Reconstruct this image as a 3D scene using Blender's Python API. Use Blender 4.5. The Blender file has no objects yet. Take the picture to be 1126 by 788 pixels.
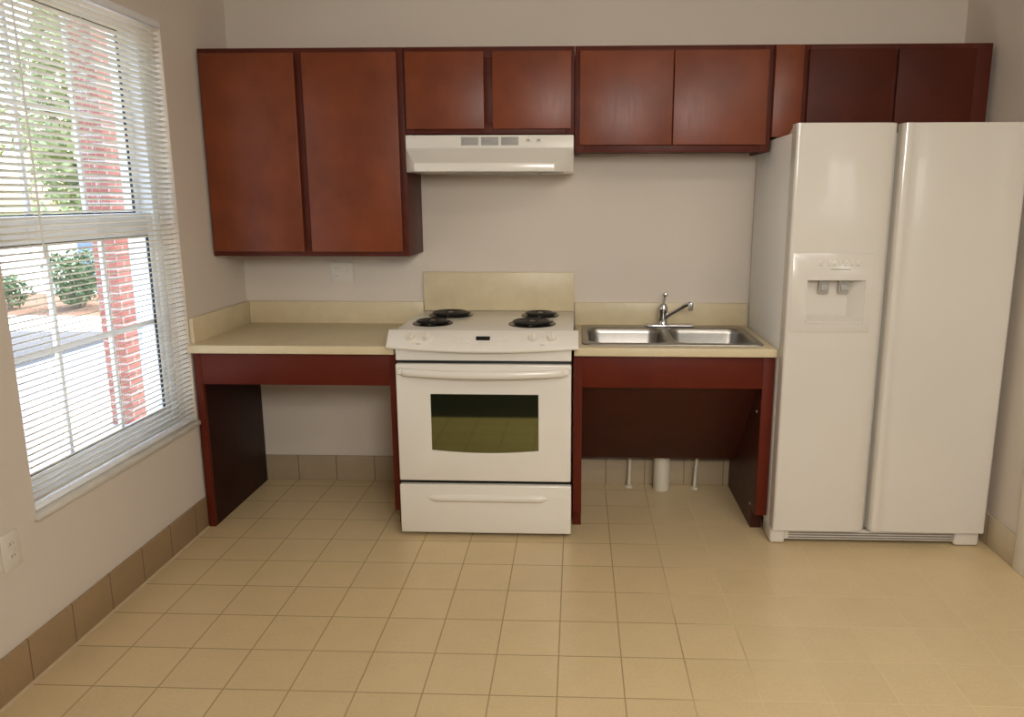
import bpy, bmesh, math, random
from mathutils import Vector, Matrix
random.seed(7)
PI = math.pi
scene = bpy.context.scene
COL = scene.collection

# ------------------------------------------------------------------ materials
def lin(c):
    return tuple((v / 12.92 if v <= .04045 else ((v + .055) / 1.055) ** 2.4) for v in (x / 255. for x in c))

def new_mat(name):
    m = bpy.data.materials.new(name); m.use_nodes = True
    nt = m.node_tree
    b = nt.nodes['Principled BSDF']
    return m, nt, b

def node(nt, typ, **kw):
    n = nt.nodes.new(typ)
    for k, v in kw.items(): setattr(n, k, v)
    return n

def math_node(nt, op, a, b=None, c=None):
    n = node(nt, 'ShaderNodeMath', operation=op)
    for i, v in enumerate((a, b, c)):
        if v is None: continue
        if isinstance(v, (int, float)): n.inputs[i].default_value = v
        else: nt.links.new(v, n.inputs[i])
    return n.outputs[0]

def mixcol(nt, fac, a, b):
    n = node(nt, 'ShaderNodeMix', data_type='RGBA')
    for i, v in ((0, fac), (6, a), (7, b)):
        if isinstance(v, (int, float)): n.inputs[i].default_value = v
        elif isinstance(v, tuple): n.inputs[i].default_value = (*v[:3], 1)
        else: nt.links.new(v, n.inputs[i])
    return n.outputs[2]

def coords(nt):
    return node(nt, 'ShaderNodeTexCoord').outputs['Object']

def noise(nt, vec, scale, detail=3, rough=.55, mapping=None):
    if mapping:
        mp = node(nt, 'ShaderNodeMapping'); mp.inputs['Scale'].default_value = mapping
        nt.links.new(vec, mp.inputs['Vector']); vec = mp.outputs[0]
    n = node(nt, 'ShaderNodeTexNoise')
    n.inputs['Scale'].default_value = scale; n.inputs['Detail'].default_value = detail
    n.inputs['Roughness'].default_value = rough
    nt.links.new(vec, n.inputs['Vector'])
    return n.outputs[0]

def ramp(nt, fac, lo, hi):
    n = node(nt, 'ShaderNodeMapRange')
    n.inputs[1].default_value = lo; n.inputs[2].default_value = hi
    nt.links.new(fac, n.inputs[0])
    return n.outputs[0]

def bump(nt, b, h, strength, dist=.002):
    n = node(nt, 'ShaderNodeBump'); n.inputs['Strength'].default_value = strength
    n.inputs['Distance'].default_value = dist
    nt.links.new(h, n.inputs['Height']); nt.links.new(n.outputs[0], b.inputs['Normal'])

def paint(name, c, rough=.5, var=.06, scale=6., metal=0., coat=0., bumpy=0., bscale=200., spec=.5, crough=.15):
    m, nt, b = new_mat(name)
    c = lin(c); v = coords(nt)
    f = noise(nt, v, scale, 4)
    c1 = tuple(x * (1 - var) for x in c); c2 = tuple(min(1, x * (1 + var)) for x in c)
    nt.links.new(mixcol(nt, ramp(nt, f, .3, .7), c1, c2), b.inputs['Base Color'])
    b.inputs['Roughness'].default_value = rough; b.inputs['Metallic'].default_value = metal
    b.inputs['Coat Weight'].default_value = coat; b.inputs['Coat Roughness'].default_value = crough
    b.inputs['Specular IOR Level'].default_value = spec
    if bumpy: bump(nt, b, noise(nt, v, bscale, 2), bumpy)
    return m

def wood(name, c1, c2, rough=.32, grain=(1, 1, .12), spec=.36):
    m, nt, b = new_mat(name); v = coords(nt)
    f1 = noise(nt, v, 5, 3)
    f2 = noise(nt, v, 60, 4, .6, grain)
    f = math_node(nt, 'ADD', math_node(nt, 'MULTIPLY', f1, .75), math_node(nt, 'MULTIPLY', f2, .12))
    nt.links.new(mixcol(nt, ramp(nt, f, .25, .62), lin(c1), lin(c2)), b.inputs['Base Color'])
    nt.links.new(math_node(nt, 'ADD', math_node(nt, 'MULTIPLY', f2, .16), rough - .08), b.inputs['Roughness'])
    b.inputs['Specular IOR Level'].default_value = spec
    bump(nt, b, f2, .06, .001)
    return m

def tile_mat(name, c, grout, t, ox, oy, axes, gw=.005, rough=.35, var=.09):
    """square tiles on two chosen axes of object space"""
    m, nt, b = new_mat(name); v = coords(nt)
    sep = node(nt, 'ShaderNodeSeparateXYZ'); nt.links.new(v, sep.inputs[0])
    ax = {'x': 0, 'y': 1, 'z': 2}
    us = []; ids = []
    for a, o in zip(axes, (ox, oy)):
        u = math_node(nt, 'DIVIDE', math_node(nt, 'SUBTRACT', sep.outputs[ax[a]], o), t)
        us.append(math_node(nt, 'ABSOLUTE', math_node(nt, 'SUBTRACT', math_node(nt, 'FRACT', u), .5)))
        ids.append(math_node(nt, 'FLOOR', u))
    d = us[0] if len(us) == 1 else math_node(nt, 'MAXIMUM', us[0], us[1])
    g = ramp(nt, d, .5 - gw / t * .75, .5 - gw / t * .3)
    comb = node(nt, 'ShaderNodeCombineXYZ')
    for i, q in enumerate(ids): nt.links.new(q, comb.inputs[i])
    wn = node(nt, 'ShaderNodeTexWhiteNoise'); nt.links.new(comb.outputs[0], wn.inputs[0])
    sp = noise(nt, v, 90, 4, .7); sp2 = noise(nt, v, 9, 3)
    f = math_node(nt, 'ADD', math_node(nt, 'MULTIPLY', wn.outputs[0], .14),
                  math_node(nt, 'ADD', math_node(nt, 'MULTIPLY', sp, .7), math_node(nt, 'MULTIPLY', sp2, .35)))
    c = lin(c)
    tc = mixcol(nt, ramp(nt, f, .3, .8), tuple(x * (1 - var) for x in c), tuple(min(1, x * (1 + var)) for x in c))
    # some grout runs are paler (refilled), most are brown
    gn = ramp(nt, noise(nt, v, 1.3, 2), .5, .62)
    if 'floor' in name:      # refilled, paler grout towards the refrigerator side
        gn = ramp(nt, math_node(nt, 'ADD', math_node(nt, 'MULTIPLY', sep.outputs[0], .5), math_node(nt, 'MULTIPLY', noise(nt, v, 1.1, 3), 1.2)), 1.02, 1.28)
    gc = mixcol(nt, gn, lin(grout[0]), lin(grout[1]))
    nt.links.new(mixcol(nt, g, tc, gc), b.inputs['Base Color'])
    nt.links.new(math_node(nt, 'ADD', math_node(nt, 'MULTIPLY', g, .4), rough), b.inputs['Roughness'])
    h = math_node(nt, 'SUBTRACT', math_node(nt, 'MULTIPLY', sp, .15), g)
    bump(nt, b, h, .35, .0015)
    return m

def brick_mat(name):
    m, nt, b = new_mat(name); v = coords(nt)
    sep = node(nt, 'ShaderNodeSeparateXYZ'); nt.links.new(v, sep.inputs[0])
    comb = node(nt, 'ShaderNodeCombineXYZ')
    nt.links.new(math_node(nt, 'ADD', sep.outputs[0], sep.outputs[1]), comb.inputs[0])
    nt.links.new(sep.outputs[2], comb.inputs[1])
    br = node(nt, 'ShaderNodeTexBrick')
    br.inputs['Scale'].default_value = 1; br.inputs['Brick Width'].default_value = .2
    br.inputs['Row Height'].default_value = .068; br.inputs['Mortar Size'].default_value = .008
    br.inputs['Color1'].default_value = (*lin((168, 104, 90)), 1)
    br.inputs['Color2'].default_value = (*lin((148, 88, 76)), 1)
    br.inputs['Mortar'].default_value = (*lin((176, 166, 156)), 1)
    nt.links.new(comb.outputs[0], br.inputs['Vector'])
    nt.links.new(br.outputs[0], b.inputs['Base Color'])
    b.inputs['Roughness'].default_value = .85
    bump(nt, b, math_node(nt, 'SUBTRACT', 1., br.outputs[1]), .5, .006)
    return m

def glass_mat(name, tint=(1, 1, 1), gloss=.05):
    m, nt, b = new_mat(name); nt.nodes.remove(b)
    t = node(nt, 'ShaderNodeBsdfTransparent'); t.inputs[0].default_value = (*tint, 1)
    g = node(nt, 'ShaderNodeBsdfGlossy'); g.inputs['Roughness'].default_value = .02
    lw = node(nt, 'ShaderNodeLayerWeight'); lw.inputs[0].default_value = .5
    fac = math_node(nt, 'ADD', math_node(nt, 'MULTIPLY', math_node(nt, 'POWER', lw.outputs['Facing'], 5.), .7), .03)
    mx = node(nt, 'ShaderNodeMixShader')
    nt.links.new(fac, mx.inputs[0]); nt.links.new(t.outputs[0], mx.inputs[1]); nt.links.new(g.outputs[0], mx.inputs[2])
    nt.links.new(mx.outputs[0], nt.nodes['Material Output'].inputs[0])
    return m

def slat_mat(name):
    m, nt, b = new_mat(name)
    nt.nodes.remove(b)
    d = node(nt, 'ShaderNodeBsdfDiffuse'); d.inputs[0].default_value = (*lin((238, 234, 222)), 1)
    t = node(nt, 'ShaderNodeBsdfTranslucent'); t.inputs[0].default_value = (*lin((240, 232, 214)), 1)
    g = node(nt, 'ShaderNodeBsdfGlossy'); g.inputs['Roughness'].default_value = .35
    v = coords(nt); f = noise(nt, v, 3, 2)
    a = node(nt, 'ShaderNodeMixShader'); nt.links.new(ramp(nt, f, -2.2, 2.7), a.inputs[0])
    nt.links.new(d.outputs[0], a.inputs[1]); nt.links.new(t.outputs[0], a.inputs[2])
    c = node(nt, 'ShaderNodeMixShader'); c.inputs[0].default_value = .05
    nt.links.new(a.outputs[0], c.inputs[1]); nt.links.new(g.outputs[0], c.inputs[2])
    nt.links.new(c.outputs[0], nt.nodes['Material Output'].inputs[0])
    return m

M = {}
M['wall'] = paint('wall_paint', (217, 205, 190), .75, .015, 1.5, bumpy=.08, bscale=260)
M['ceil'] = paint('ceiling_paint', (235, 228, 216), .85, .015)
M['trimw'] = paint('trim_white', (232, 224, 208), .4, .02)
M['floor'] = tile_mat('floor_tile', (207, 184, 141), ((162, 138, 100), (216, 195, 154)), .2067, .5745, -1.7424, 'xy', .0040, .30)
M['carpet'] = paint('carpet', (44, 38, 32), .95, .2, 60, bumpy=.4)
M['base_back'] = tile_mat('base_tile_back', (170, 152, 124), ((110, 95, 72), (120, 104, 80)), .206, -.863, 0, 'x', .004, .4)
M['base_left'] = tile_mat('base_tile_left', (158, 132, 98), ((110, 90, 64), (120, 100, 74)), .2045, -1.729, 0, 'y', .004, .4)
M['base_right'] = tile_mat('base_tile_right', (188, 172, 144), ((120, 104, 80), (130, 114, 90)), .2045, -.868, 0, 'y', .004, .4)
M['grout'] = paint('grout', (188, 166, 132), .8, .05)
M['cherry'] = wood('cherry_wood', (104, 48, 23), (130, 64, 34), .38)
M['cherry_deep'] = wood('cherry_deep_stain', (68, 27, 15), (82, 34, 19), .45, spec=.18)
M['cherry_frame'] = wood('cherry_frame', (76, 32, 22), (92, 42, 30), .45, spec=.2)
M['cherry_base'] = wood('cherry_laminate', (86, 28, 13), (98, 35, 17), .5, (.12, 1, 1), .2)
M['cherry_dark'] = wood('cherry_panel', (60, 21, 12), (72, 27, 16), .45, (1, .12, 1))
M['cherry_shade'] = wood('cherry_shaded_panel', (40, 16, 11), (50, 20, 14), .5, spec=.2)  # near-black tone: low light on the inner panel face put into its colour
M['lam'] = paint('cream_laminate', (212, 196, 160), .38, .05, 14)
M['appl'] = paint('appliance_white', (228, 222, 210), .22, .01, 3, coat=.3)
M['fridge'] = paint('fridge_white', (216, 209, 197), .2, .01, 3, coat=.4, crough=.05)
M['fridge_side'] = paint('fridge_side_daylit', (240, 238, 232), .4, .015, 3, bumpy=.15, bscale=500)  # paler than the doors: window daylight on this side put into its colour
M['plastic'] = paint('plastic_white', (226, 218, 204), .35, .015)
M['greyplastic'] = paint('plastic_grey', (172, 168, 160), .4, .03)
M['dark'] = paint('dark_gap', (26, 24, 22), .6, .1)
M['black'] = paint('black_enamel', (20, 20, 20), .3, .1)
M['coil'] = paint('coil_iron', (34, 33, 33), .45, .15, metal=.3)
M['drip'] = paint('drip_bowl_dark', (40, 39, 38), .25, .1, metal=.8)
M['ovenglass'] = paint('oven_glass', (10, 14, 10), .04, .1, spec=1.0)
_b = M['ovenglass'].node_tree.nodes['Principled BSDF']
_b.inputs['IOR'].default_value = 3.0; _b.inputs['Specular IOR Level'].default_value = .5
_b.inputs['Specular Tint'].default_value = (.85, .95, .5, 1)
M['display'] = paint('display_black', (18, 20, 22), .1, .05)
M['print'] = paint('printed_grey', (170, 162, 150), .5, .02)
M['steel'] = paint('brushed_steel', (160, 155, 147), .34, .05, 30, metal=1.)
M['chrome'] = paint('chrome', (200, 200, 200), .09, .02, metal=1.)
M['redcap'] = paint('temperature_mark', (120, 60, 60), .3, .05)
M['pvc'] = paint('pvc_white', (214, 206, 186), .45, .03)
M['vinyl'] = paint('window_vinyl', (242, 244, 245), .4, .02)
M['gasket'] = paint('gasket_black', (30, 34, 40), .6, .05)
M['marble'] = paint('sill_marble', (214, 208, 196), .3, .06, 12)
M['slat'] = slat_mat('blind_slat')
M['cord'] = paint('cord_white', (235, 232, 224), .6, .02)
M['louver'] = paint('louver_grey', (120, 116, 108), .5, .05)
M['glass'] = glass_mat('window_glass')
M['outlet'] = paint('outlet_ivory', (222, 214, 198), .35, .02)
M['slot'] = paint('outlet_slot', (70, 62, 54), .5, .05)
M['brick'] = brick_mat('red_brick')
M['concrete'] = paint('concrete', (196, 190, 180), .9, .05, 3, bumpy=.2, bscale=60)
M['pave'] = paint('pale_pavement', (216, 212, 204), .9, .05, 1)
M['asphalt'] = paint('asphalt', (84, 85, 82), .9, .1, 40)
M['mulch'] = paint('mulch', (126, 92, 66), .95, .3, 40, bumpy=.6, bscale=50)
M['lawn'] = paint('lawn', (138, 150, 74), .95, .2, 4, bumpy=.5, bscale=40)
M['stucco'] = paint('white_siding', (238, 236, 230), .8, .02)
M['leaf'] = paint('tree_leaf', (186, 194, 140), .6, .35, 1.2)
M['leafd'] = paint('shrub_leaf', (104, 128, 84), .6, .35, 8)
M['bark'] = paint('bark', (150, 132, 112), .9, .25, 12)
M['util'] = paint('blue_grey_metal', (130, 146, 160), .5, .05)

# ------------------------------------------------------------------ mesh builder
class MB:
    def __init__(self): self.bm = bmesh.new()
    def _add(self, tmp):
        me = bpy.data.meshes.new('tmp'); tmp.to_mesh(me); tmp.free()
        self.bm.from_mesh(me); bpy.data.meshes.remove(me)
    def box(self, x0, x1, y0, y1, z0, z1, bev=0., seg=2, rot=None):
        t = bmesh.new(); bmesh.ops.create_cube(t, size=1)
        sx, sy, sz = abs(x1 - x0), abs(y1 - y0), abs(z1 - z0)
        bmesh.ops.scale(t, vec=(sx, sy, sz), verts=t.verts)
        if bev: bmesh.ops.bevel(t, geom=t.edges[:], offset=min(bev, .49 * min(sx, sy, sz)), segments=seg, affect='EDGES', profile=.5)
        c = Vector(((x0 + x1) / 2, (y0 + y1) / 2, (z0 + z1) / 2))
        if rot: bmesh.ops.rotate(t, cent=(0, 0, 0), matrix=rot, verts=t.verts)
        bmesh.ops.translate(t, vec=c, verts=t.verts)
        self._add(t); return self
    def prism(self, pts, axis, a, b, bev=0., seg=2):
        """polygon pts extruded along axis from a to b; pts are the two other coords in xyz order"""
        t = bmesh.new()
        def P(p, h):
            if axis == 'x': return (h, p[0], p[1])
            if axis == 'y': return (p[0], h, p[1])
            return (p[0], p[1], h)
        v0 = [t.verts.new(P(p, a)) for p in pts]; v1 = [t.verts.new(P(p, b)) for p in pts]
        n = len(pts)
        t.faces.new(v0); t.faces.new(v1[::-1])
        for i in range(n): t.faces.new((v0[i], v1[i], v1[(i + 1) % n], v0[(i + 1) % n]))
        bmesh.ops.recalc_face_normals(t, faces=t.faces)
        if bev: bmesh.ops.bevel(t, geom=t.edges[:], offset=bev, segments=seg, affect='EDGES', profile=.5)
        self._add(t); return self
    def loft(self, rings, closed=True, caps=True):
        t = bmesh.new()
        R = [[t.verts.new(p) for p in r] for r in rings]
        n = len(rings[0])
        for a, b in zip(R, R[1:]):
            for i in range(n if closed else n - 1):
                t.faces.new((a[i], a[(i + 1) % n], b[(i + 1) % n], b[i]))
        if caps and closed:
            t.faces.new(R[0][::-1]); t.faces.new(R[-1])
        bmesh.ops.recalc_face_normals(t, faces=t.faces)
        self._add(t); return self
    def tube(self, pts, r, n=12, flat=1.):
        pts = [Vector(p) for p in pts]; rings = []
        rs = r if isinstance(r, (list, tuple)) else [r] * len(pts)
        up = Vector((0, 0, 1)); nv = None
        for i, p in enumerate(pts):
            d = (pts[min(i + 1, len(pts) - 1)] - pts[max(i - 1, 0)]).normalized()
            if nv is None:
                ref = up if abs(d.dot(up)) < .95 else Vector((1, 0, 0))
                nv = d.cross(ref).normalized()
            else:
                nv = (nv - d * nv.dot(d)).normalized()
            bv = d.cross(nv)
            rings.append([p + (nv * math.cos(2 * PI * k / n) + bv * math.sin(2 * PI * k / n) * flat) * rs[i] for k in range(n)])
        return self.loft(rings)
    def lathe(self, prof, c, axis=(0, 0, 1), n=32):
        """prof: list of (r, h)"""
        q = Vector((0, 0, 1)).rotation_difference(Vector(axis).normalized())
        c = Vector(c); rings = []
        for r, h in prof:
            r = max(r, 1e-4)
            rings.append([c + q @ Vector((r * math.cos(2 * PI * k / n), r * math.sin(2 * PI * k / n), h)) for k in range(n)])
        return self.loft(rings)
    def cut(self, *cutters):
        """boolean-subtract MB cutters"""
        o = bpy.data.objects.new('cut_a', bpy.data.meshes.new('cut_a')); self.bm.to_mesh(o.data); COL.objects.link(o)
        tmp = [o]
        for c in cutters:
            k = bpy.data.objects.new('cut_b', bpy.data.meshes.new('cut_b')); c.bm.to_mesh(k.data); COL.objects.link(k)
            md = o.modifiers.new('b', 'BOOLEAN'); md.object = k; md.operation = 'DIFFERENCE'; md.solver = 'EXACT'
            tmp.append(k)
        dg = bpy.context.evaluated_depsgraph_get(); dg.update()
        me = bpy.data.meshes.new_from_object(o.evaluated_get(dg))
        self.bm.free(); self.bm = bmesh.new(); self.bm.from_mesh(me)
        for k in tmp:
            m_ = k.data; bpy.data.objects.remove(k); bpy.data.meshes.remove(m_)
        return self
    def build(self, name, mat, parent=None, loc=None, smooth=30):
        me = bpy.data.meshes.new(name)
        o = bpy.data.objects.new(name, me); COL.objects.link(o)
        off = Vector((0, 0, 0))
        if parent is not None:
            o.parent = parent
            r = parent
            while r.parent: r = r.parent
            off = r.location
        elif loc is not None:
            off = Vector(loc); o.location = off
        bmesh.ops.translate(self.bm, vec=-off, verts=self.bm.verts)
        self.bm.to_mesh(me); self.bm.free()
        for p in me.polygons: p.use_smooth = True
        me.set_sharp_from_angle(angle=math.radians(smooth))
        me.materials.append(M[mat])
        return o

def tag(o, label=None, cat=None, group=None, kind=None):
    if label: o['label'] = label
    if cat: o['category'] = cat
    if group: o['group'] = group
    if kind: o['kind'] = kind
    return o

def thing(name, label, cat, loc, group=None):
    o = bpy.data.objects.new(name, None); COL.objects.link(o)
    o.empty_display_size = .1; o.location = loc
    return tag(o, label, cat, group)

def struct(name, mb, mat, parent=None):
    o = mb.build(name, mat, parent)
    if parent is None: o['kind'] = 'structure'
    return o

def copy_tree(o, parent=None):
    c = o.copy(); COL.objects.link(c)
    if parent is not None: c.parent = parent
    for ch in list(o.children): copy_tree(ch, c)
    return c

# ------------------------------------------------------------------ room
XL, XR, YR, HC = -1.08, 2.435, -6.3, 2.62
XE = 4.6                                 # the room opens to the right beyond the short right wall
struct('floor', MB().box(-1.28, XE, -2.52, .12, -.10, 0), 'floor')
struct('floor_carpet', MB().box(-1.28, XE, YR, -2.52, -.10, .002), 'carpet')
struct('ceiling', MB().box(-1.28, XE, YR, .12, HC, HC + .1), 'ceil')
struct('wall_back', MB().box(-1.28, XE, 0, .12, 0, HC), 'wall')
WY0, WY1, WZ0, WZ1 = -1.612, -.598, .510, 2.195
struct('wall_left', MB().box(-1.28, XL, YR, 0, 0, HC).cut(MB().box(-1.4, -1.0, WY0, WY1, WZ0, WZ1)), 'wall')
struct('wall_right', MB().box(XR, XR + .12, -.955, 0, 0, HC), 'wall')
struct('wall_far_right', MB().box(XE, XE + .1, YR, .12, 0, HC), 'wall')
RW = (2.95, 3.75, 1.25, 1.95)
struct('wall_rear', MB().box(-1.28, XE + .1, YR - .12, YR, 0, HC).cut(MB().box(RW[0], RW[1], YR - .3, YR + .1, RW[2], RW[3])), 'wall')
# rear window behind the viewer
w2 = bpy.data.objects.new('window_2', None); COL.objects.link(w2); w2.location = (RW[0], YR - .06, RW[2]); w2['kind'] = 'structure'
f = MB(); e = .05
f.box(RW[0], RW[0] + e, YR - .09, YR - .03, RW[2], RW[3]).box(RW[1] - e, RW[1], YR - .09, YR - .03, RW[2], RW[3])
f.box(RW[0] + e, RW[1] - e, YR - .09, YR - .03, RW[2], RW[2] + e).box(RW[0] + e, RW[1] - e, YR - .09, YR - .03, RW[3] - e, RW[3])
f.box(3.33, 3.37, YR - .09, YR - .03, RW[2] + e, RW[3] - e)
f.build('frame', 'vinyl', w2)
MB().box(RW[0] + e, RW[1] - e, YR - .064, YR - .058, RW[2] + e, RW[3] - e).build('glass_pane', 'glass', w2)

# tiled base
struct('baseboard_back', MB().box(XL, XR, -.011, 0, 0, .141, .003), 'base_back')
struct('baseboard_left', MB().box(XL, XL + .011, -3.6, -.60, 0, .146, .003), 'base_left')
struct('baseboard_right', MB().box(XR - .011, XR, -.868, -.011, 0, .141, .003), 'base_right')
# pale caulk line at the foot of the left and right base
struct('trim_2', MB().prism([(XL + .011, 0), (XL + .018, 0), (XL + .011, .006)], 'y', -3.6, -.60), 'grout')
# casing of the opening on the right wall
struct('trim_1', MB().box(XR - .016, XR, -.945, -.872, 0, 2.12, .003).box(XR - .016, XR + .136, -.969, -.945, 0, 2.12, .003), 'trimw')

# ------------------------------------------------------------------ window in the left wall
w1 = bpy.data.objects.new('window_1', None); COL.objects.link(w1); w1.location = (-1.2, (WY0 + WY1) / 2, WZ0); w1['kind'] = 'structure'
f = MB()
fx0, fx1 = -1.262, -1.158
f.box(fx0, fx1, WY1 - .045, WY1, WZ0, WZ1, .003).box(fx0, fx1, WY0, WY0 + .035, WZ0, WZ1, .003)
f.box(fx0, fx1, WY0 + .035, WY1 - .045, WZ0, WZ0 + .035, .003).box(fx0, fx1, WY0 + .035, WY1 - .045, WZ1 - .016, WZ1, .003)
f.build('frame', 'vinyl', w1)
def sash(xc, z0, z1, botrail, toprail, hmz):
    y0, y1 = WY0 + .037, WY1 - .047
    s = MB(); d = .017; st = .034
    s.box(xc - d, xc + d, y1 - st, y1, z0, z1, .003).box(xc - d, xc + d, y0, y0 + st, z0, z1, .003)
    s.box(xc - d, xc + d, y0 + st, y1 - st, z0, z0 + botrail, .003).box(xc - d, xc + d, y0 + st, y1 - st, z1 - toprail, z1, .003)
    o = s.build('sash', 'vinyl', w1)
    gy0, gy1, gz0, gz1 = y0 + st, y1 - st, z0 + botrail, z1 - toprail
    MB().box(xc - .003, xc + .003, gy0, gy1, gz0, gz1).build('glass_pane', 'glass', o)
    g = MB(); t = .005                                   # black glazing bead, on the room face
    x0, x1 = xc + .004, xc + .0125
    g.box(x0, x1, gy1 - t, gy1, gz0, gz1).box(x0, x1, gy0, gy0 + t, gz0, gz1)
    g.box(x0, x1, gy0 + t, gy1 - t, gz1 - t, gz1).box(x0, x1, gy0 + t, gy1 - t, gz0, gz0 + t)
    g.build('glazing_bead', 'gasket', o)
    for ym in (-1.275, -.972):
        MB().box(xc - .012, xc + .004, ym - .009, ym + .009, gz0, gz1, .003).build('muntin', 'vinyl', o)
    MB().box(xc - .0115, xc + .0035, gy0, gy1, hmz - .009, hmz + .009, .003).build('muntin', 'vinyl', o)
    return o
sash(-1.225, 1.385, 2.178, .047, .03, 1.80)
sash(-1.182, .538, 1.432, .05, .09, .975)
MB().box(-1.158, XL + .018, WY0 - .012, WY1 + .026, WZ0 - .020, WZ0 + .0015, .005).build('sill', 'marble', w1)

# mini blind
bx = -1.095
bl = thing('mini_blind', 'white horizontal mini blind with open slats hanging in the left window', 'blind', (bx, (WY0 + WY1) / 2, WZ0 + .002))
by0, by1 = WY0 + .006, WY1 - .004
MB().box(bx - .019, bx + .019, by0, by1, WZ1 - .028, WZ1, .003).build('headrail', 'vinyl', bl)
zb = WZ0 + .014
MB().box(bx - .013, bx + .013, by0, by1, zb - .008, zb + .008, .003).build('bottom_rail', 'vinyl', bl)
ns = 78; z_top = WZ1 - .04; z_low = zb + .024
def slat_mesh():
    rings = []
    for y in (by0, by1):
        top = [(bx + .0135 * math.cos(a), y, .0030 * math.sin(a)) for a in [PI * k / 6 for k in range(7)]]
        bot = [(p[0], y, p[2] - .0004) for p in top[::-1]]
        rings.append(top + bot)
    m_ = MB(); m_.loft(rings)
    R = Matrix.Rotation(math.radians(-16), 3, 'Y')
    bmesh.ops.rotate(m_.bm, cent=(bx, 0, 0), matrix=R, verts=m_.bm.verts)
    return m_
s0 = None
zs = []
for k in range(ns):
    t = k / (ns - 1)
    zs.append(z_top + (z_low - z_top) * t)
for k, z in enumerate(zs):
    if s0 is None:
        s0 = slat_mesh().build('slat', 'slat', bl)
        # mesh was built about z=0: shift the object
        zoff = bl.location.z
        for v in s0.data.vertices: v.co.z += zoff
        o = s0
    else:
        o = s0.copy(); COL.objects.link(o); o.parent = bl
    o.location = (0, 0, z - zoff)
for yc in (by0 + .16, (by0 + by1) / 2, by1 - .075):
    c = MB()
    for dx in (-.0145, .0145):
        c.tube([(bx + dx, yc, WZ1 - .028), (bx + dx, yc, zb)], .0007, 5)
    c.build('ladder_cord', 'cord', bl)
MB().tube([(bx + .026, -1.44, WZ1 - .03), (bx + .027, -1.44, 1.30)], .003, 8).tube([(bx + .012, -1.44, WZ1 - .018), (bx + .026, -1.44, WZ1 - .03)], .002, 6).build('tilt_wand', 'cord', bl)

# ------------------------------------------------------------------ upper cabinets
YF, YD = -.312, -.331        # face frame, door front
ZT = 2.146
def upper(name, label, x0, x1, z0, doors, dz=(.022, .022), dm='cherry'):
    r = thing(name, label, 'cabinet', ((x0 + x1) / 2, -.15, z0), None)
    b = MB(); t = .018
    b.box(x0, x0 + t, YF, -.001, z0, ZT, .001).box(x1 - t, x1, YF, -.001, z0, ZT, .001)
    b.box(x0 + t, x1 - t, YF, -.001, z0 + .012, z0 + .012 + t).box(x0 + t, x1 - t, YF, -.001, ZT - t, ZT)
    b.box(x0 + t, x1 - t, -.008, -.001, z0 + t, ZT - t)
    b.build('carcass', 'cherry_frame', r)
    ff = MB()
    g = YF + .019
    la, ra = max(x0 + .04, doors[0][0] + .012), min(x1 - .04, doors[-1][1] - .012)
    ff.box(x0 + .001, la, YF - .0005, g, z0, ZT - .001, .0015).box(ra, x1 - .001, YF - .0005, g, z0, ZT - .001, .0015)
    ff.box(la, ra, YF - .0005, g, z0, z0 + .045, .0015).box(la, ra, YF - .0005, g, ZT - .046, ZT - .001, .0015)
    for (a, b_), (c, d) in zip(doors, doors[1:]):
        xm = (b_ + c) / 2
        ff.box(xm - .022, xm + .022, YF - .0005, g, z0 + .045, ZT - .046, .0015)
    ff.build('face_frame', 'cherry_frame', r)
    for a, b_ in doors:
        MB().box(a, b_, YD, YF - .0015, z0 + dz[0], ZT - dz[1], .003, 3).build('door', dm, r)
    return r
upper('wall_cabinet', 'tall dark cherry two-door wall cabinet above the left counter, nearest the window', XL + .004, -.152, 1.226,
      [(-1.066, -.638), (-.603, -.178)])
upper('wall_cabinet', 'short dark cherry two-door wall cabinet directly above the white range hood', -.150, .609, 1.775,
      [(-.142, .209), (.246, .596)], dz=(.020, .022))
upper('wall_cabinet', 'dark cherry wall cabinet with butted doors above the sink', .611, 1.478, 1.694,
      [(.632, 1.042), (1.046, 1.455)], dz=(.03, .022))
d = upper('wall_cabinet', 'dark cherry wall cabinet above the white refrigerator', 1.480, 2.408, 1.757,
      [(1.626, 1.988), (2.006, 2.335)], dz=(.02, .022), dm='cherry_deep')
MB().box(1.482, 1.604, YD + .006, YF - .0015, 1.757, ZT - .004, .002).build('filler_strip', 'cherry', d)['label'] = 'wider plain strip left of the doors'

# ------------------------------------------------------------------ range hood
hx0, hx1, hz0, hz1 = -.148, .608, 1.606, 1.769
hd = thing('range_hood', 'white under-cabinet range hood above the stove', 'range hood', ((hx0 + hx1) / 2, -.2, hz0))
b = MB()
t = bmesh.new()
yf, yl, zf, zl = -.335, -.448, 1.712, 1.642
lx0, lx1 = -.088, .526
V = lambda *p: t.verts.new(p)
A = [V(hx0, 0, hz1), V(hx1, 0, hz1), V(hx1, yf, hz1), V(hx0, yf, hz1)]
Bm = [V(hx1, yf, zf), V(hx0, yf, zf)]
L_ = [V(lx0, yl, zl), V(lx1, yl, zl), V(lx1, yl, hz0), V(lx0, yl, hz0)]
K = [V(hx1, yf, hz0), V(hx0, yf, hz0), V(hx0, -.001, hz0), V(hx1, -.001, hz0)]
F = lambda *v: t.faces.new(v)
F(A[0], A[1], A[2], A[3]); F(A[3], A[2], Bm[0], Bm[1])
F(Bm[1], Bm[0], L_[1], L_[0]); F(L_[0], L_[1], L_[2], L_[3])
F(Bm[0], K[0], L_[2], L_[1]); F(Bm[1], L_[0], L_[3], K[1])
F(A[0], A[3], Bm[1], K[1], K[2]); F(A[1], K[3], K[0], Bm[0], A[2]); F(A[0], K[2], K[3], A[1])
F(K[2], K[1], L_[3], L_[2], K[0], K[3])
bmesh.ops.recalc_face_normals(t, faces=t.faces)
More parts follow.
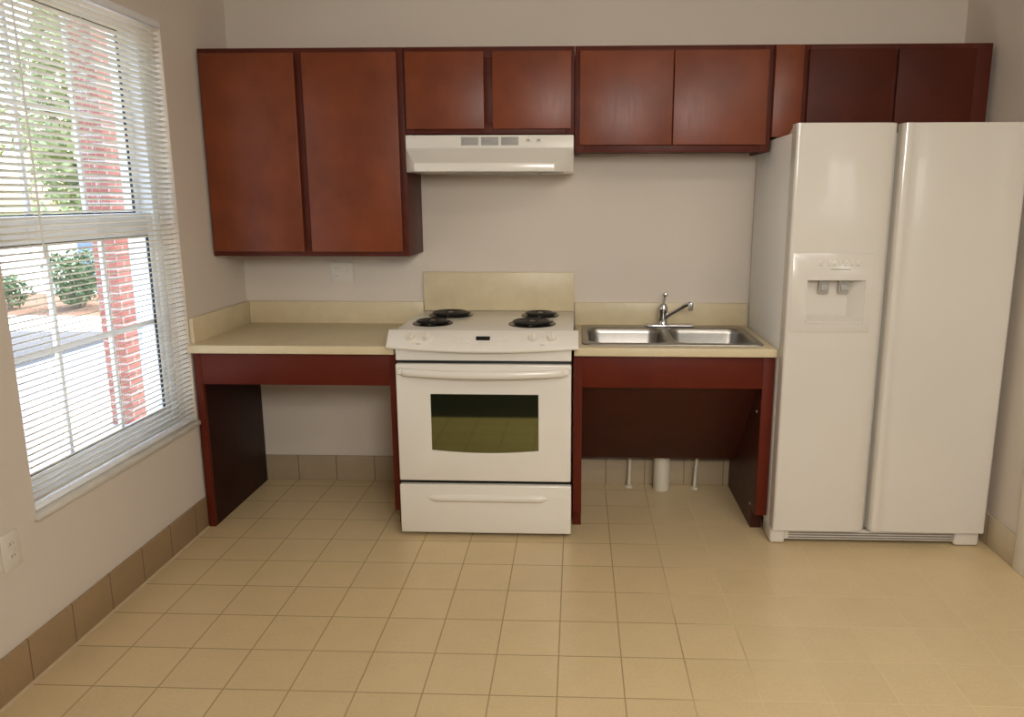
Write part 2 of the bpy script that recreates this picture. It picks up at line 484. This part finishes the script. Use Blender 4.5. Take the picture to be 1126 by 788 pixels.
ed = [e_ for e_ in t.edges if e_.calc_length() > .03]
bmesh.ops.bevel(t, geom=ed, offset=.004, segments=2, affect='EDGES', profile=.5)
b._add(t); b.build('canopy', 'appl', hd)
for x0 in (.103, .193, .283):
    g = MB().box(x0, x0 + .078, yf - .0015, yf + .001, 1.724, 1.760)
    for k in range(6):
        g.box(x0 + .003, x0 + .075, yf - .0045, yf - .001, 1.7265 + k * .0056, 1.7295 + k * .0056, .0008)
    g.build('vent_grille', 'greyplastic', hd)
for x0 in (.405, .452):
    s = MB().box(x0 - .014, x0 + .014, yf - .002, yf + .001, 1.736, 1.756, .001).build('switch', 'plastic', hd)
    MB().box(x0 - .007, x0 + .007, yf - .007, yf - .001, 1.741, 1.751, .002).build('rocker', 'print', s)
u = MB().box(.02, .44, -.40, -.07, hz0 - .004, hz0 + .001, .001)
for k in range(14): u.box(.03 + k * .029, .035 + k * .029, -.39, -.08, hz0 - .006, hz0 - .003)
u.build('filter', 'greyplastic', hd)
MB().box(.455, .56, -.38, -.20, hz0 - .006, hz0 + .001, .002).build('lamp_lens', 'greyplastic', hd)

# ------------------------------------------------------------------ counters
YC, ZC = -.628, .861
# range splash panel
tag(MB().box(-.152, .611, -.0245, 0, .9312, 1.126, .001).build('splash_panel', 'lam', loc=(.23, -.01, .934)),
    'tall cream laminate splash panel on the wall behind the stove', 'splash panel')
ct = thing('countertop', 'cream laminate countertop left of the stove, with splash along two walls', 'countertop', (-.62, -.31, .823))
MB().box(XL + .001, -.166, YC, -.001, .824, ZC, .004, 3).build('slab', 'lam', ct)
MB().box(XL + .02, -.156, -.020, -.001, ZC - .001, .974, .003).build('back_splash', 'lam', ct)
MB().box(XL + .001, XL + .020, -.592, -.001, ZC - .001, .974, .003).build('side_splash', 'lam', ct)
ct2 = thing('countertop', 'cream laminate countertop holding the steel sink', 'countertop', (1.05, -.31, .823))
sx0, sx1, sy0, sy1 = .650, 1.446, -.566, -.050
MB().box(.616, 1.482, YC, -.001, .824, ZC, .004, 3).cut(MB().box(sx0 + .02, sx1 - .02, sy0 + .02, sy1 - .02, .7, 1.)).build('slab', 'lam', ct2)
MB().box(.616, 1.482, -.020, -.001, ZC - .001, .974, .003).build('back_splash', 'lam', ct2)

# ------------------------------------------------------------------ knee-space bases
YB = -.600
bs = thing('knee_space_base', 'dark cherry open base under the left counter', 'cabinet', (-.62, -.3, 0))
MB().box(-1.036, -.195, YB, YB + .02, .679, .8235, .0015).build('apron', 'cherry_base', bs)
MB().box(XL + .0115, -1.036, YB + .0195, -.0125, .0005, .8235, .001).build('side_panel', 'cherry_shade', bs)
MB().box(XL + .0115, -1.036, YB, YB + .0195, .0005, .8235, .0015).build('front_stile', 'cherry_base', bs)
MB().prism([(YB, .095), (YB, .8235), (-.0125, .8235), (-.0125, .0005), (YB + .08, .0005), (YB + .08, .095)], 'x', -.195, -.163).build('side_panel', 'cherry_base', bs)
bs2 = thing('knee_space_base', 'dark cherry open base with slanted knee panel under the sink', 'cabinet', (1.05, -.3, 0))
MB().box(.652, 1.432, YB, YB + .02, .679, .8235, .0015).build('apron', 'cherry_base', bs2)
prof = [(YB, .095), (YB, .8235), (-.0125, .8235), (-.0125, .0005), (YB + .08, .0005), (YB + .08, .095)]
MB().prism(prof, 'x', .614, .652).build('side_panel', 'cherry_base', bs2)
prof2 = [(YB + .02, .095), (YB + .02, .8235), (-.0125, .8235), (-.0125, .0005), (YB + .08, .0005), (YB + .08, .095)]
MB().prism(prof2, 'x', 1.432, 1.482).build('side_panel', 'cherry_dark', bs2)  # darker than its stile: shade on the inner face put into the colour
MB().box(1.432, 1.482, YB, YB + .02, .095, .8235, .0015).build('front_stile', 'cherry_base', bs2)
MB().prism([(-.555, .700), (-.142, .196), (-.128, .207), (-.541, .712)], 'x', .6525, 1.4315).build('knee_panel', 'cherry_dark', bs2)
for (y, z) in ((-.535, .56), (-.50, .11)):
    MB().lathe([(.0, 0), (.006, 0), (.006, .004), (0, .004)], (1.4325, y, z), (-1, 0, 0), 12).build('screw_cap', 'greyplastic', bs2)

# pipes under the sink
tag(MB().lathe([(.042, 0), (.043, .003), (.043, .245), (.04, .26), (.022, .27), (.022, .30), (0, .30)], (1.073, -.062, 0)).build('drain_pipe', 'pvc', loc=(1.073, -.062, 0)),
    'thick white drain pipe rising from the floor under the sink', 'pipe')
tag(MB().tube([(.906, -.045, 0), (.908, -.045, .12), (.909, -.045, .32)], .0085, 12).lathe([(.02, 0), (.02, .004), (.009, .01)], (.906, -.045, 0)).build('supply_pipe', 'pvc', loc=(.906, -.045, 0)),
    'thin white supply pipe left of the thick drain pipe', 'pipe', 'supply pipes under the sink')
tag(MB().tube([(1.247, -.055, 0), (1.252, -.055, .12), (1.275, -.055, .30)], .0085, 12).lathe([(.02, 0), (.02, .004), (.009, .01)], (1.247, -.055, 0)).build('supply_pipe', 'pvc', loc=(1.247, -.055, 0)),
    'thin white slightly slanting supply pipe right of the thick drain pipe', 'pipe', 'supply pipes under the sink')

# ------------------------------------------------------------------ sink
sk = thing('kitchen_sink', 'stainless steel double-bowl sink set in the right countertop', 'sink', ((sx0 + sx1) / 2, -.31, ZC))
def rrect(x0, x1, y0, y1, r, z, n=6):
    P = []
    for cx, cy, a0 in ((x1 - r, y1 - r, 0), (x0 + r, y1 - r, PI / 2), (x0 + r, y0 + r, PI), (x1 - r, y0 + r, 1.5 * PI)):
        for k in range(n + 1):
            a = a0 + PI / 2 * k / n
            P.append((cx + r * math.cos(a), cy + r * math.sin(a), z))
    return P
bowls = [(.676, 1.036, -.532, -.145), (1.066, 1.424, -.532, -.145)]
dk = MB().loft([rrect(sx0, sx1, sy0, sy1, .035, ZC + .0002), rrect(sx0 + .002, sx1 - .002, sy0 + .002, sy1 - .002, .034, ZC + .004),
               rrect(sx0 + .006, sx1 - .006, sy0 + .006, sy1 - .006, .03, ZC + .006)])
cs = []
for q in bowls:
    cs.append(MB().loft([rrect(*q, .06, ZC - .05), rrect(*q, .06, ZC + .05)]))
dk.cut(*cs); dk.build('deck', 'steel', sk)
for q in bowls:
    x0, x1, y0, y1 = q
    def inset(d_, z, r): return rrect(x0 + d_, x1 - d_, y0 + d_, y1 - d_, r, z)
    rings_ = [inset(-.001, ZC + .0055, .061), inset(.004, ZC + .001, .058), inset(.008, ZC - .02, .056), inset(.014, ZC - .14, .055), inset(.026, ZC - .165, .05),
                    inset(.06, ZC - .176, .04), inset(.15, ZC - .18, .02),
                    inset(.15, ZC - .182, .02), inset(.058, ZC - .178, .04), inset(.024, ZC - .167, .05), inset(.012, ZC - .14, .055), inset(.006, ZC - .02, .056), inset(.0005, ZC + .0005, .0585)]
    bo = MB().loft(rings_ + [rings_[0]], caps=False)
    bo = bo.build('bowl', 'steel', sk, smooth=60)
    MB().lathe([(.045, -.001), (.045, .002), (.03, .001), (.03, -.008), (0, -.008)], ((x0 + x1) / 2, (y0 + y1) / 2 + .02, ZC - .178)).build('drain_strainer', 'chrome', bo)

fa = thing('faucet', 'single-lever chrome faucet on the sink rim', 'faucet', (1.06, -.095, ZC + .006))
z0 = ZC + .006
MB().box(.965, 1.205, -.122, -.068, z0 + .0005, z0 + .012, .006, 3).build('base_plate', 'chrome', fa)
MB().lathe([(.026, .011), (.024, .018), (.022, .025), (.0215, .07), (.023, .074), (.022, .098), (.015, .112), (0, .115)], (1.054, -.095, z0)).build('body', 'chrome', fa)
sp = MB().tube([(1.062, -.105, z0 + .045), (1.085, -.135, z0 + .068), (1.12, -.185, z0 + .100), (1.15, -.225, z0 + .128), (1.162, -.238, z0 + .134)], [.011, .0105, .010, .0105, .011], 12)
sp = sp.build('spout', 'chrome', fa)
MB().lathe([(.0115, 0), (.0125, -.004), (.0125, -.034), (.010, -.036), (0, -.036)], (1.166, -.243, z0 + .138)).build('aerator', 'chrome', sp)
ha = MB().tube([(1.054, -.095, z0 + .105), (1.058, -.092, z0 + .125), (1.062, -.088, z0 + .150)], [.009, .0065, .0055], 10)
ha = ha.build('lever', 'chrome', fa)
MB().lathe([(0, -.012), (.007, -.010), (.012, 0), (.0095, .008), (0, .012)], (1.0635, -.087, z0 + .158)).build('knob', 'chrome', ha)

# ------------------------------------------------------------------ stove
st = thing('electric_stove', 'white electric coil stove with front controls between the two counters', 'stove', (.226, -.34, 0))
X0, X1 = -.156, .608
MB().box(X0 + .004, X1 - .004, -.634, -.022, .012, .905, .003).build('chassis', 'dark', st)
for x in (X0 + .05, X1 - .05):
    for y in (-.58, -.08): MB().lathe([(.02, 0), (.02, .006), (.011, .008), (.011, .016)], (x, y, .0), n=16).build('foot', 'dark', st)
# cooktop deck
ck = MB().box(X0 - .004, X1 + .004, -.602, -.021, .902, .931, .006, 3)
ck.build('cooktop', 'appl', st)
# control panel, slightly bowed
cp = MB(); rings = []
nx = 24; cx0, cx1 = -.187, .634
for k in range(nx + 1):
    tt = k / nx; x = cx0 + (cx1 - cx0) * tt
    bow = .022 * (1 - (2 * tt - 1) ** 2)
    dr = .012 * (1 - (2 * tt - 1) ** 2)
    rings.append([(x, y, z) for y, z in ((-.592, .9315), (-.606, .9335), (-.616, .930), (-.668 - bow * .9, .876 - dr), (-.671 - bow, .868 - dr), (-.668 - bow, .861 - dr), (-.636, .8635), (-.592, .8715))])
cp.loft(rings)
cpo = cp.build('control_panel', 'appl', st, smooth=40)
def panel_pt(x, s):      # s 0 top .. 1 bottom along slope
    tt = (x - cx0) / (cx1 - cx0); q = 1 - (2 * tt - 1) ** 2
    y0_, z0_ = -.616, .930; y1_, z1_ = -.668 - .0198 * q, .876 - .012 * q
    return Vector((x, y0_ + (y1_ - y0_) * s, z0_ + (z1_ - z0_) * s))
nrm = Vector((0, -.058, .060)).normalized()
nrm = Vector((0, -.72, .69)).normalized()
for x in (-.088, -.014, .441, .522):
    c = panel_pt(x, .42) - nrm * .002
    kb = MB().lathe([(.024, 0), (.024, .003), (.020, .005), (.0185, .016), (.0165, .019), (0, .0195)], c, nrm, 24)
    kb = kb.build('knob', 'plastic', cpo)
    R = Vector((0, 0, 1)).rotation_difference(nrm).to_matrix()
    g = MB(); cc = c + nrm * .022
    g.box(cc.x - .004, cc.x + .004, cc.y - .017, cc.y + .017, cc.z - .006, cc.z + .006, .002, 2, rot=R)
    g.build('grip', 'plastic', kb)
R = Vector((0, 0, 1)).rotation_difference(nrm).to_matrix()
def plate(x, s, w, h, th, name, mat, par):
    c = panel_pt(x, s)
    return MB().box(x - w / 2, x + w / 2, c.y - h / 2, c.y + h / 2, c.z - th / 2 + .0008, c.z + th / 2 + .0008, .0006, 1, rot=R).build(name, mat, par)
plate(.226, .42, .060, .020, .004, 'display', 'display', cpo)
for x in (.125, .16, .29, .325):
    for s in (.32, .55): plate(x, s, .022, .008, .003, 'button', 'plastic', cpo)
for x in (-.05, .48): plate(x, .82, .02, .003, .0025, 'marking', 'print', cpo)
for x in (.20, .235, .27): plate(x, .72, .018, .007, .003, 'button', 'plastic', cpo)
# fascia below the panel
MB().box(X0 + .003, X1 - .003, -.652, -.630, .806, .862, .003).build('fascia', 'appl', st)
# oven door
dr = MB().box(X0 + .004, X1 - .003, -.668, -.635, .266, .793, .006, 3)
wz = [(-.004 + .468 * k / 16, .408 - .012 * (1 - (2 * k / 16 - 1) ** 2)) for k in range(17)]
poly = wz + [(.464, .662), (-.004, .662)]
dr.cut(MB().prism(poly, 'y', -.70, -.655))
dro = dr.build('oven_door', 'appl', st)
inner = [(.23 + (x - .23) * .998, z + (.001 if z < .5 else -.001)) for x, z in poly]
MB().prism(inner, 'y', -.664, -.6545).build('oven_window', 'ovenglass', dro)
hr = []
for k in range(29):
    tt = k / 28; x = -.143 + .742 * tt
    a = min(1, min(tt, 1 - tt) / .06)
    y = -.668 - (.020 * math.sin(a * PI / 2) + .034 * (1 - (2 * tt - 1) ** 2))
    zc = .764 - .006 * (1 - (2 * tt - 1) ** 2)
    hr.append([(x, y + .011 * math.cos(q) * (.55 + .45 * a) + (.012 if a < .4 else 0) * (1 - a), zc + .017 * math.sin(q)) for q in [2 * PI * j / 14 for j in range(14)]])
MB().loft(hr).build('handle', 'appl', dro, smooth=60)
for x in (-.143, .571): MB().box(x, x + .028, -.690, -.660, .752, .776, .006).build('handle_mount', 'appl', dro)
# drawer
dw = MB().box(X0 + .002, X1 - .001, -.668, -.635, .020, .247, .006, 3).build('storage_drawer', 'appl', st)
hr = []
for k in range(21):
    tt = k / 20; x = -.03 + .535 * tt
    a = math.sin(min(1, min(tt, 1 - tt) / .07) * PI / 2)
    hr.append([(x, -.666 - .016 * a * max(0, math.cos(q)) - .001, .186 + (.016 * a + .002) * math.sin(q)) for q in [-PI / 2 + PI * j / 8 for j in range(9)]] )
MB().loft(hr).build('pull', 'appl', dw, smooth=60)
# coil burners
def burner(cx, cy, R_):
    zt = .931
    bw = MB().lathe([(R_ + .018, .0), (R_ + .018, .003), (R_ + .010, .0045), (R_ + .004, .002), (R_ * .6, .0008), (0.012, .0006), (.0, .0006)], (cx, cy, zt), n=40)
    root = bw.build('drip_bowl', 'drip', st)
    pts = []
    turns = 4 if R_ < .085 else 5; n = 48 * turns
    for k in range(n + 1):
        a = 2 * PI * turns * k / n; r = .022 + (R_ - .022) * k / n
        pts.append((cx + r * math.cos(a), cy + r * math.sin(a), zt + .013))
    cb = MB().tube(pts, .0062, 8, .7)
    co = cb.build('heating_coil', 'coil', root, smooth=60)
    s = MB()
    for k in range(3):
        a = 2 * PI * k / 3 + .5
        s.tube([(cx + .006 * math.cos(a), cy + .006 * math.sin(a), zt + .006), (cx + R_ * math.cos(a), cy + R_ * math.sin(a), zt + .006)], .003, 6)
    s.lathe([(0, 0), (.014, 0), (.014, .012), (.010, .014), (0, .014)], (cx, cy, zt + .003), n=20)
    s.build('coil_support', 'steel', root)
burner(.010, -.175, .090)
burner(-.030, -.430, .074)
burner(.448, -.175, .074)
burner(.424, -.430, .090)

# ------------------------------------------------------------------ refrigerator
FX0, FX1 = 1.487, 2.394
fr = thing('refrigerator', 'white side-by-side refrigerator with ice and water dispenser beside the right wall', 'refrigerator', (1.94, -.35, 0))
MB().box(FX0 + .001, FX1 - .001, -.628, -.035, .055, 1.748, .004).build('cabinet_body', 'fridge_side', fr)
MB().box(FX0 + .03, FX1 - .03, -.626, -.06, .012, .056).build('base_frame', 'dark', fr)
zd0, zd1 = .070, 1.781
def arc(cx, cy, r, a0, a1, n=6):
    return [(cx + r * math.cos(math.radians(a0 + (a1 - a0) * k / n)), cy + r * math.sin(math.radians(a0 + (a1 - a0) * k / n))) for k in range(n + 1)]
yb, yf = -.634, -.700
def bow(x, x0, x1, d_):
    t_ = (x - x0) / (x1 - x0); return d_ * 4 * t_ * (1 - t_)
# freezer door: flat front, right edge rolling back towards the handle groove
fz = [(FX0, yb)] + arc(FX0 + .012, yf + .012, .012, 180, 270)
fz += [(1.815, yf), (1.835, yf + .0015), (1.853, yf + .006), (1.869, yf + .0135), (1.881, yf + .024), (1.886, yf + .034), (1.886, yb)]
rx0, rx1, rz0, rz1 = 1.566, 1.800, .984, 1.163
fd = MB().prism(fz, 'z', zd0, zd1)
cutr = MB().loft([[(rx0 - .0, -.72, rz0), (rx1, -.72, rz0), (rx1, -.72, rz1), (rx0, -.72, rz1)],
                  [(rx0 + .0, -.70, rz0), (rx1, -.70, rz0), (rx1, -.70, rz1), (rx0, -.70, rz1)],
                  [(rx0 + .012, -.645, rz0 + .022), (rx1 - .05, -.645, rz0 + .022), (rx1 - .05, -.645, rz1 - .002), (rx0 + .012, -.645, rz1 - .002)]])
fd.cut(cutr)
fdo = fd.build('freezer_door', 'fridge', fr, smooth=25)
rf = [(FX1, yb), (1.902, yb), (1.902, yf + .03), (1.905, yf + .014), (1.912, yf + .004), (1.922, yf), (1.932, yf + .0005), (1.942, yf + .004), (1.953, yf + .0065), (1.97, yf + .0055), (2.0, yf + .003), (2.06, yf), (2.34, yf)]
rf += arc(FX1 - .014, yf + .014, .014, 270, 360)
rdo = MB().prism(rf, 'z', zd0, zd1).build('refrigerator_door', 'fridge', fr, smooth=25)
# dispenser fascia
fa_ = MB().box(1.502, 1.826, -.7025, -.699, .949, 1.272, .0012).cut(MB().box(rx0, rx1, -.72, -.68, rz0, rz1))
fao = fa_.build('dispenser_panel', 'fridge', fdo)
for x in (1.624, 1.705):
    pd = MB().prism([(-.668, 1.162), (-.648, 1.162), (-.648, 1.125), (-.652, 1.108), (-.660, 1.104), (-.664, 1.112)], 'x', x, x + .042)
    pd.box(x + .008, x + .034, -.672, -.662, 1.118, 1.142, .002)
    pd.build('dispenser_paddle', 'greyplastic', fao)
MB().prism([(-.699, rz0 + .0012), (-.699, rz0 + .010), (-.648, rz0 + .027), (-.648, rz0 + .0215)], 'x', rx0 + .003, rx1 - .006).build('drip_tray', 'fridge', fao)
for k, x in enumerate((1.615, 1.648, 1.668, 1.690, 1.712, 1.738, 1.762)):
    MB().box(x - .007, x + .007, -.7040, -.702, 1.232, 1.246, .001, 1).build('button', 'plastic', fao)
    MB().box(x - .006, x + .006, -.7032, -.702, 1.222, 1.2255).build('marking', 'print', fao)
MB().box(1.655, 1.735, -.7032, -.702, 1.2055, 1.2095).build('marking', 'print', fao)
# base grille
bg = MB().box(FX0 + .055, FX1 - .06, -.676, -.645, .020, .062, .003)
bgo = bg.build('base_grille', 'fridge', fr)
for z in (.030, .041, .052):
    MB().box(FX0 + .075, FX1 - .085, -.6775, -.672, z - .0028, z + .0028).build('louver_slot', 'louver', bgo)
for x0, x1 in ((FX0 - .006, FX0 + .060), (FX1 - .118, FX1 - .012)):
    MB().box(x0, x1, -.684, -.545, .003, .069, .012, 3).build('corner_foot', 'fridge', fr)
for x0 in (FX0 + .006, FX1 - .066):
    MB().prism([(-.632, 1.748), (-.632, 1.778), (-.622, 1.776), (-.60, 1.764), (-.56, 1.7482)], 'x', x0, x0 + .06).build('hinge_cover', 'fridge', fr)

# ------------------------------------------------------------------ outlets
o1 = thing('outlet_plate', 'two-gang ivory plate with outlet and switch on the back wall above the left counter', 'wall outlet', (-.573, 0, 1.12))
MB().box(-.630, -.516, -.006, -.0002, 1.066, 1.174, .002, 2).build('cover_plate', 'outlet', o1)
def duplex(parent, P, mat='outlet'):
    """P(u,v,d) maps plate coords to world"""
    for dv in (-.0195, .0195):
        m_ = MB(); ring = []
        for d_ in (0, .0025):
            ring.append([P(.0155 * math.cos(a), dv + max(-.0135, min(.0135, .0165 * math.sin(a))), d_) for a in [2 * PI * k / 24 for k in range(24)]])
        m_.loft(ring); r_ = m_.build('receptacle', mat, parent)
        s = MB()
        for u, h in ((-.006, .0045), (.006, .0035)):
            q = [P(u - .001, dv + .003 - h, .0022), P(u + .001, dv + .003 - h, .0022), P(u + .001, dv + .003 + h, .0022), P(u - .001, dv + .003 + h, .0022)]
            q2 = [P(u - .001, dv + .003 - h, .0029), P(u + .001, dv + .003 - h, .0029), P(u + .001, dv + .003 + h, .0029), P(u - .001, dv + .003 + h, .0029)]
            s.loft([q, q2])
        s.build('slot', 'slot', r_)
duplex(o1, lambda u, v, d_: (-.598 + u, -.0058 - d_, 1.12 + v))
sw = MB().box(-.556, -.540, -.0075, -.0055, 1.105, 1.135, .0005, 1).build('switch', 'outlet', o1)
MB().box(-.552, -.544, -.016, -.007, 1.121, 1.131, .002).build('toggle', 'outlet', sw)
o2 = thing('outlet_plate', 'ivory duplex outlet plate low on the left wall under the window', 'wall outlet', (XL, -1.733, .445))
MB().box(XL + .0002, XL + .006, -1.769, -1.697, .388, .504, .002, 2).build('cover_plate', 'outlet', o2)
duplex(o2, lambda u, v, d_: (XL + .0058 + d_, -1.733 + u, .446 + v))

# ------------------------------------------------------------------ outdoors
GZ = -.45
def ground(name, x0, x1, y0, y1, mat, z=GZ):
    o = MB().box(x0, x1, y0, y1, z - .3, z).build(name, mat); o['kind'] = 'structure'; return o
ground('walkway', -5.9, -1.28, -16, 6.9, 'concrete')
ground('asphalt_strip', -50, -5.9, -16, 6.93, 'asphalt', GZ - .01)
ground('sidewalk', -50, -5.9, 6.93, 8.41, 'concrete')
ground('mulch_bed', -50, -5.9, 8.41, 11.4, 'mulch')
ground('parking_lot', -80, -5.9, 11.4, 32.5, 'pave', GZ - .02)
ground('lawn', -260, 60, 32.5, 300, 'lawn', GZ)
struct('exterior_wall', MB().box(-5.97, -1.28, 6.9, 7.1, GZ, 5.6), 'stucco')
cl = thing('brick_pillar', 'red brick porch pillar outside the window', 'pillar', (-3.33, 2.46, GZ))
px0, px1 = -3.43, -3.235
MB().box(px0, px1, 2.36, 2.555, GZ, 3.3, .004).build('shaft', 'brick', cl)

def leaf_cloud(n, cents, size):
    m_ = MB(); t_ = m_.bm
    for _ in range(n):
        c, r = random.choice(cents)
        while True:
            p_ = Vector((random.uniform(-1, 1), random.uniform(-1, 1), random.uniform(-1, 1)))
            if p_.length < 1: break
        p_ = Vector(c) + p_.normalized() * (p_.length ** .5) * r
        R_ = Matrix.Rotation(random.uniform(0, 2 * PI), 3, Vector((random.gauss(0, 1), random.gauss(0, 1), random.gauss(0, 1))).normalized())
        s = size * random.uniform(.6, 1.3)
        vs = [t_.verts.new(p_ + R_ @ Vector(q)) for q in ((-s, 0, 0), (0, -s * .45, .1 * s), (s, 0, 0), (0, s * .45, .1 * s))]
        t_.faces.new(vs)
    return m_
tr = thing('tree', 'pale green leafy tree beyond the parking lot seen through the window', 'tree', (0, 0, 0), 'trees across the lot')
tk = MB().tube([(0, 0, -.2), (.1, 0, 2.5), (-.1, .1, 5), (.1, 0, 8)], [.26, .2, .16, .06], 10)
for a, z, l in ((0.3, 3., 2.4), (2.2, 3.6, 2.6), (4.1, 4.2, 2.2), (5.3, 5., 2.2)):
    tk.tube([(0, 0, z), (l * .5 * math.cos(a), l * .5 * math.sin(a), z + 1.), (l * math.cos(a), l * math.sin(a), z + 2.4)], [.11, .08, .03], 8)
tk.build('trunk', 'bark', tr)
cents = []
for k in range(44):
    a = random.uniform(0, 2 * PI); z = random.uniform(1.3, 10.8)
    rr = 2.6 * math.sqrt(max(.12, 1 - ((z - 6) / 5.2) ** 2)) * random.uniform(.35, 1)
    cents.append(((rr * math.cos(a), rr * math.sin(a), z), random.uniform(.7, 1.3)))
leaf_cloud(5200, cents, .24).build('crown', 'leaf', tr)
first = True
k = 0
spots = []
for gx_, gy_ in ((-26.0, 36.3), (-16.8, 35.6), (-35.2, 36.9), (-21.6, 45.7), (-31.2, 46.3), (-12.3, 45.1), (-26.1, 55.2), (-35.4, 56.4), (-7.5, 36.3), (-17.0, 55.2)):
    spots.append((gx_, gy_))
for i, (gx_, gy_) in enumerate(spots):
    o = tr if i == 0 else copy_tree(tr)
    o.location = (gx_, gy_, GZ); o.rotation_euler = (0, 0, i * 1.3)
    s = 1.2 * random.uniform(.94, 1.03); o.scale = (s, s, s)

def shrub(loc, r, h, label, n=900):
    o = thing('shrub', label, 'shrub', loc)
    stm = MB()
    for k in range(5):
        a = 2 * PI * k / 5
        stm.tube([(loc[0], loc[1], loc[2] - .05), (loc[0] + r * .5 * math.cos(a), loc[1] + r * .5 * math.sin(a), loc[2] + h * .6)], [.02, .008], 6)
    stm.build('stem', 'bark', o)
    cs_ = []
    for k in range(10):
        a = random.uniform(0, 2 * PI); q = r * random.uniform(.1, .65)
        cs_.append(((loc[0] + q * math.cos(a), loc[1] + q * math.sin(a), loc[2] + h * random.uniform(.3, .8)), r * random.uniform(.3, .5)))
    leaf_cloud(n, cs_, .05).build('foliage', 'leafd', o)
shrub((-8.42, 9.42, GZ), 0.72, 1.0, 'large leafy green shrub in the mulch bed, next to the brick pillar', 2600)
shrub((-9.68, 9.3, GZ), 0.36, 0.62, 'small green shrub in the mulch bed at the far left of the window', 700)
ub = thing('utility_cabinet', 'blue-grey metal cabinet behind the shrub and brick pillar outside', 'utility cabinet', (-10.14, 12.6, GZ - .02))
MB().box(-10.36, -9.92, 12.3, 12.9, GZ - .02, 1.05, .02).build('housing', 'util', ub)
MB().box(-10.31, -9.97, 12.285, 12.301, GZ + .1, .98, .005).build('door', 'util', ub)

# ------------------------------------------------------------------ light
def area(name, loc, rot, sx, sy, power, col):
    l = bpy.data.lights.new(name, 'AREA'); l.shape = 'RECTANGLE'; l.size = sx; l.size_y = sy
    l.energy = power; l.color = col
    o = bpy.data.objects.new(name, l); COL.objects.link(o); o.location = loc; o.rotation_euler = rot
    return o
WARM = (1, .96, .89)
area('ceiling_lamp', (2.0, -2.8, HC - .03), (0, 0, 0), 1.2, .6, 13, WARM)
area('ceiling_lamp', (2.3, -4.7, HC - .03), (0, 0, 0), 1.6, 1.0, 36, WARM)
area('bounced_lamp', (1.7, -3.0, 2.0), (PI, 0, 0), .5, .5, 16, (1, .966, .925))  # added up-facing lamp, lifts the upper walls like flash off the ceiling
fl = area('photo_lamp', (.95, -3.8, 1.9), (0, 0, 0), .7, .5, 19.5, (1, .966, .925))
fl.rotation_euler = (Vector((.4, 0, 1.3)) - fl.location).to_track_quat('-Z', 'Y').to_euler()
fl.data.spread = math.radians(140)
# daylight arriving at the rear window
area('rear_daylight', ((RW[0] + RW[1]) / 2, YR - .2, (RW[2] + RW[3]) / 2), (PI / 2, 0, 0), RW[1] - RW[0], RW[3] - RW[2], 3, (1, .97, .92))
s = bpy.data.lights.new('sun', 'SUN'); s.energy = 2.; s.angle = .02; s.color = (1, .96, .88)
so = bpy.data.objects.new('sun', s); COL.objects.link(so)
so.rotation_euler = Vector((-.12, -.55, -.9)).to_track_quat('-Z', 'Y').to_euler()
w = bpy.data.worlds.new('World'); scene.world = w; w.use_nodes = True
nt = w.node_tree; bgn = nt.nodes['Background']
sky = nt.nodes.new('ShaderNodeTexSky'); sky.sky_type = 'NISHITA'; sky.sun_disc = False
sky.sun_elevation = math.radians(52); sky.sun_rotation = math.radians(10); sky.air_density = 1.; sky.dust_density = 3.
nt.links.new(sky.outputs[0], bgn.inputs[0]); bgn.inputs[1].default_value = 1.15

# ------------------------------------------------------------------ camera
cam = bpy.data.cameras.new('camera'); co = bpy.data.objects.new('camera', cam); COL.objects.link(co)
co.location = (.6274, -3.76, 1.4864); co.rotation_euler = (PI / 2 - .1926, 0, .0356)
cam.sensor_width = 36; cam.lens = 817.56 / 1126 * 36
cam.shift_x = -42.674 / 1126; cam.shift_y = -15.392 / 1126; cam.clip_start = .05; cam.clip_end = 300
scene.camera = co
vs = scene.view_settings
vs.view_transform = 'Standard'; vs.look = 'None'; vs.gamma = 1; vs.use_curve_mapping = False; vs.exposure = .16
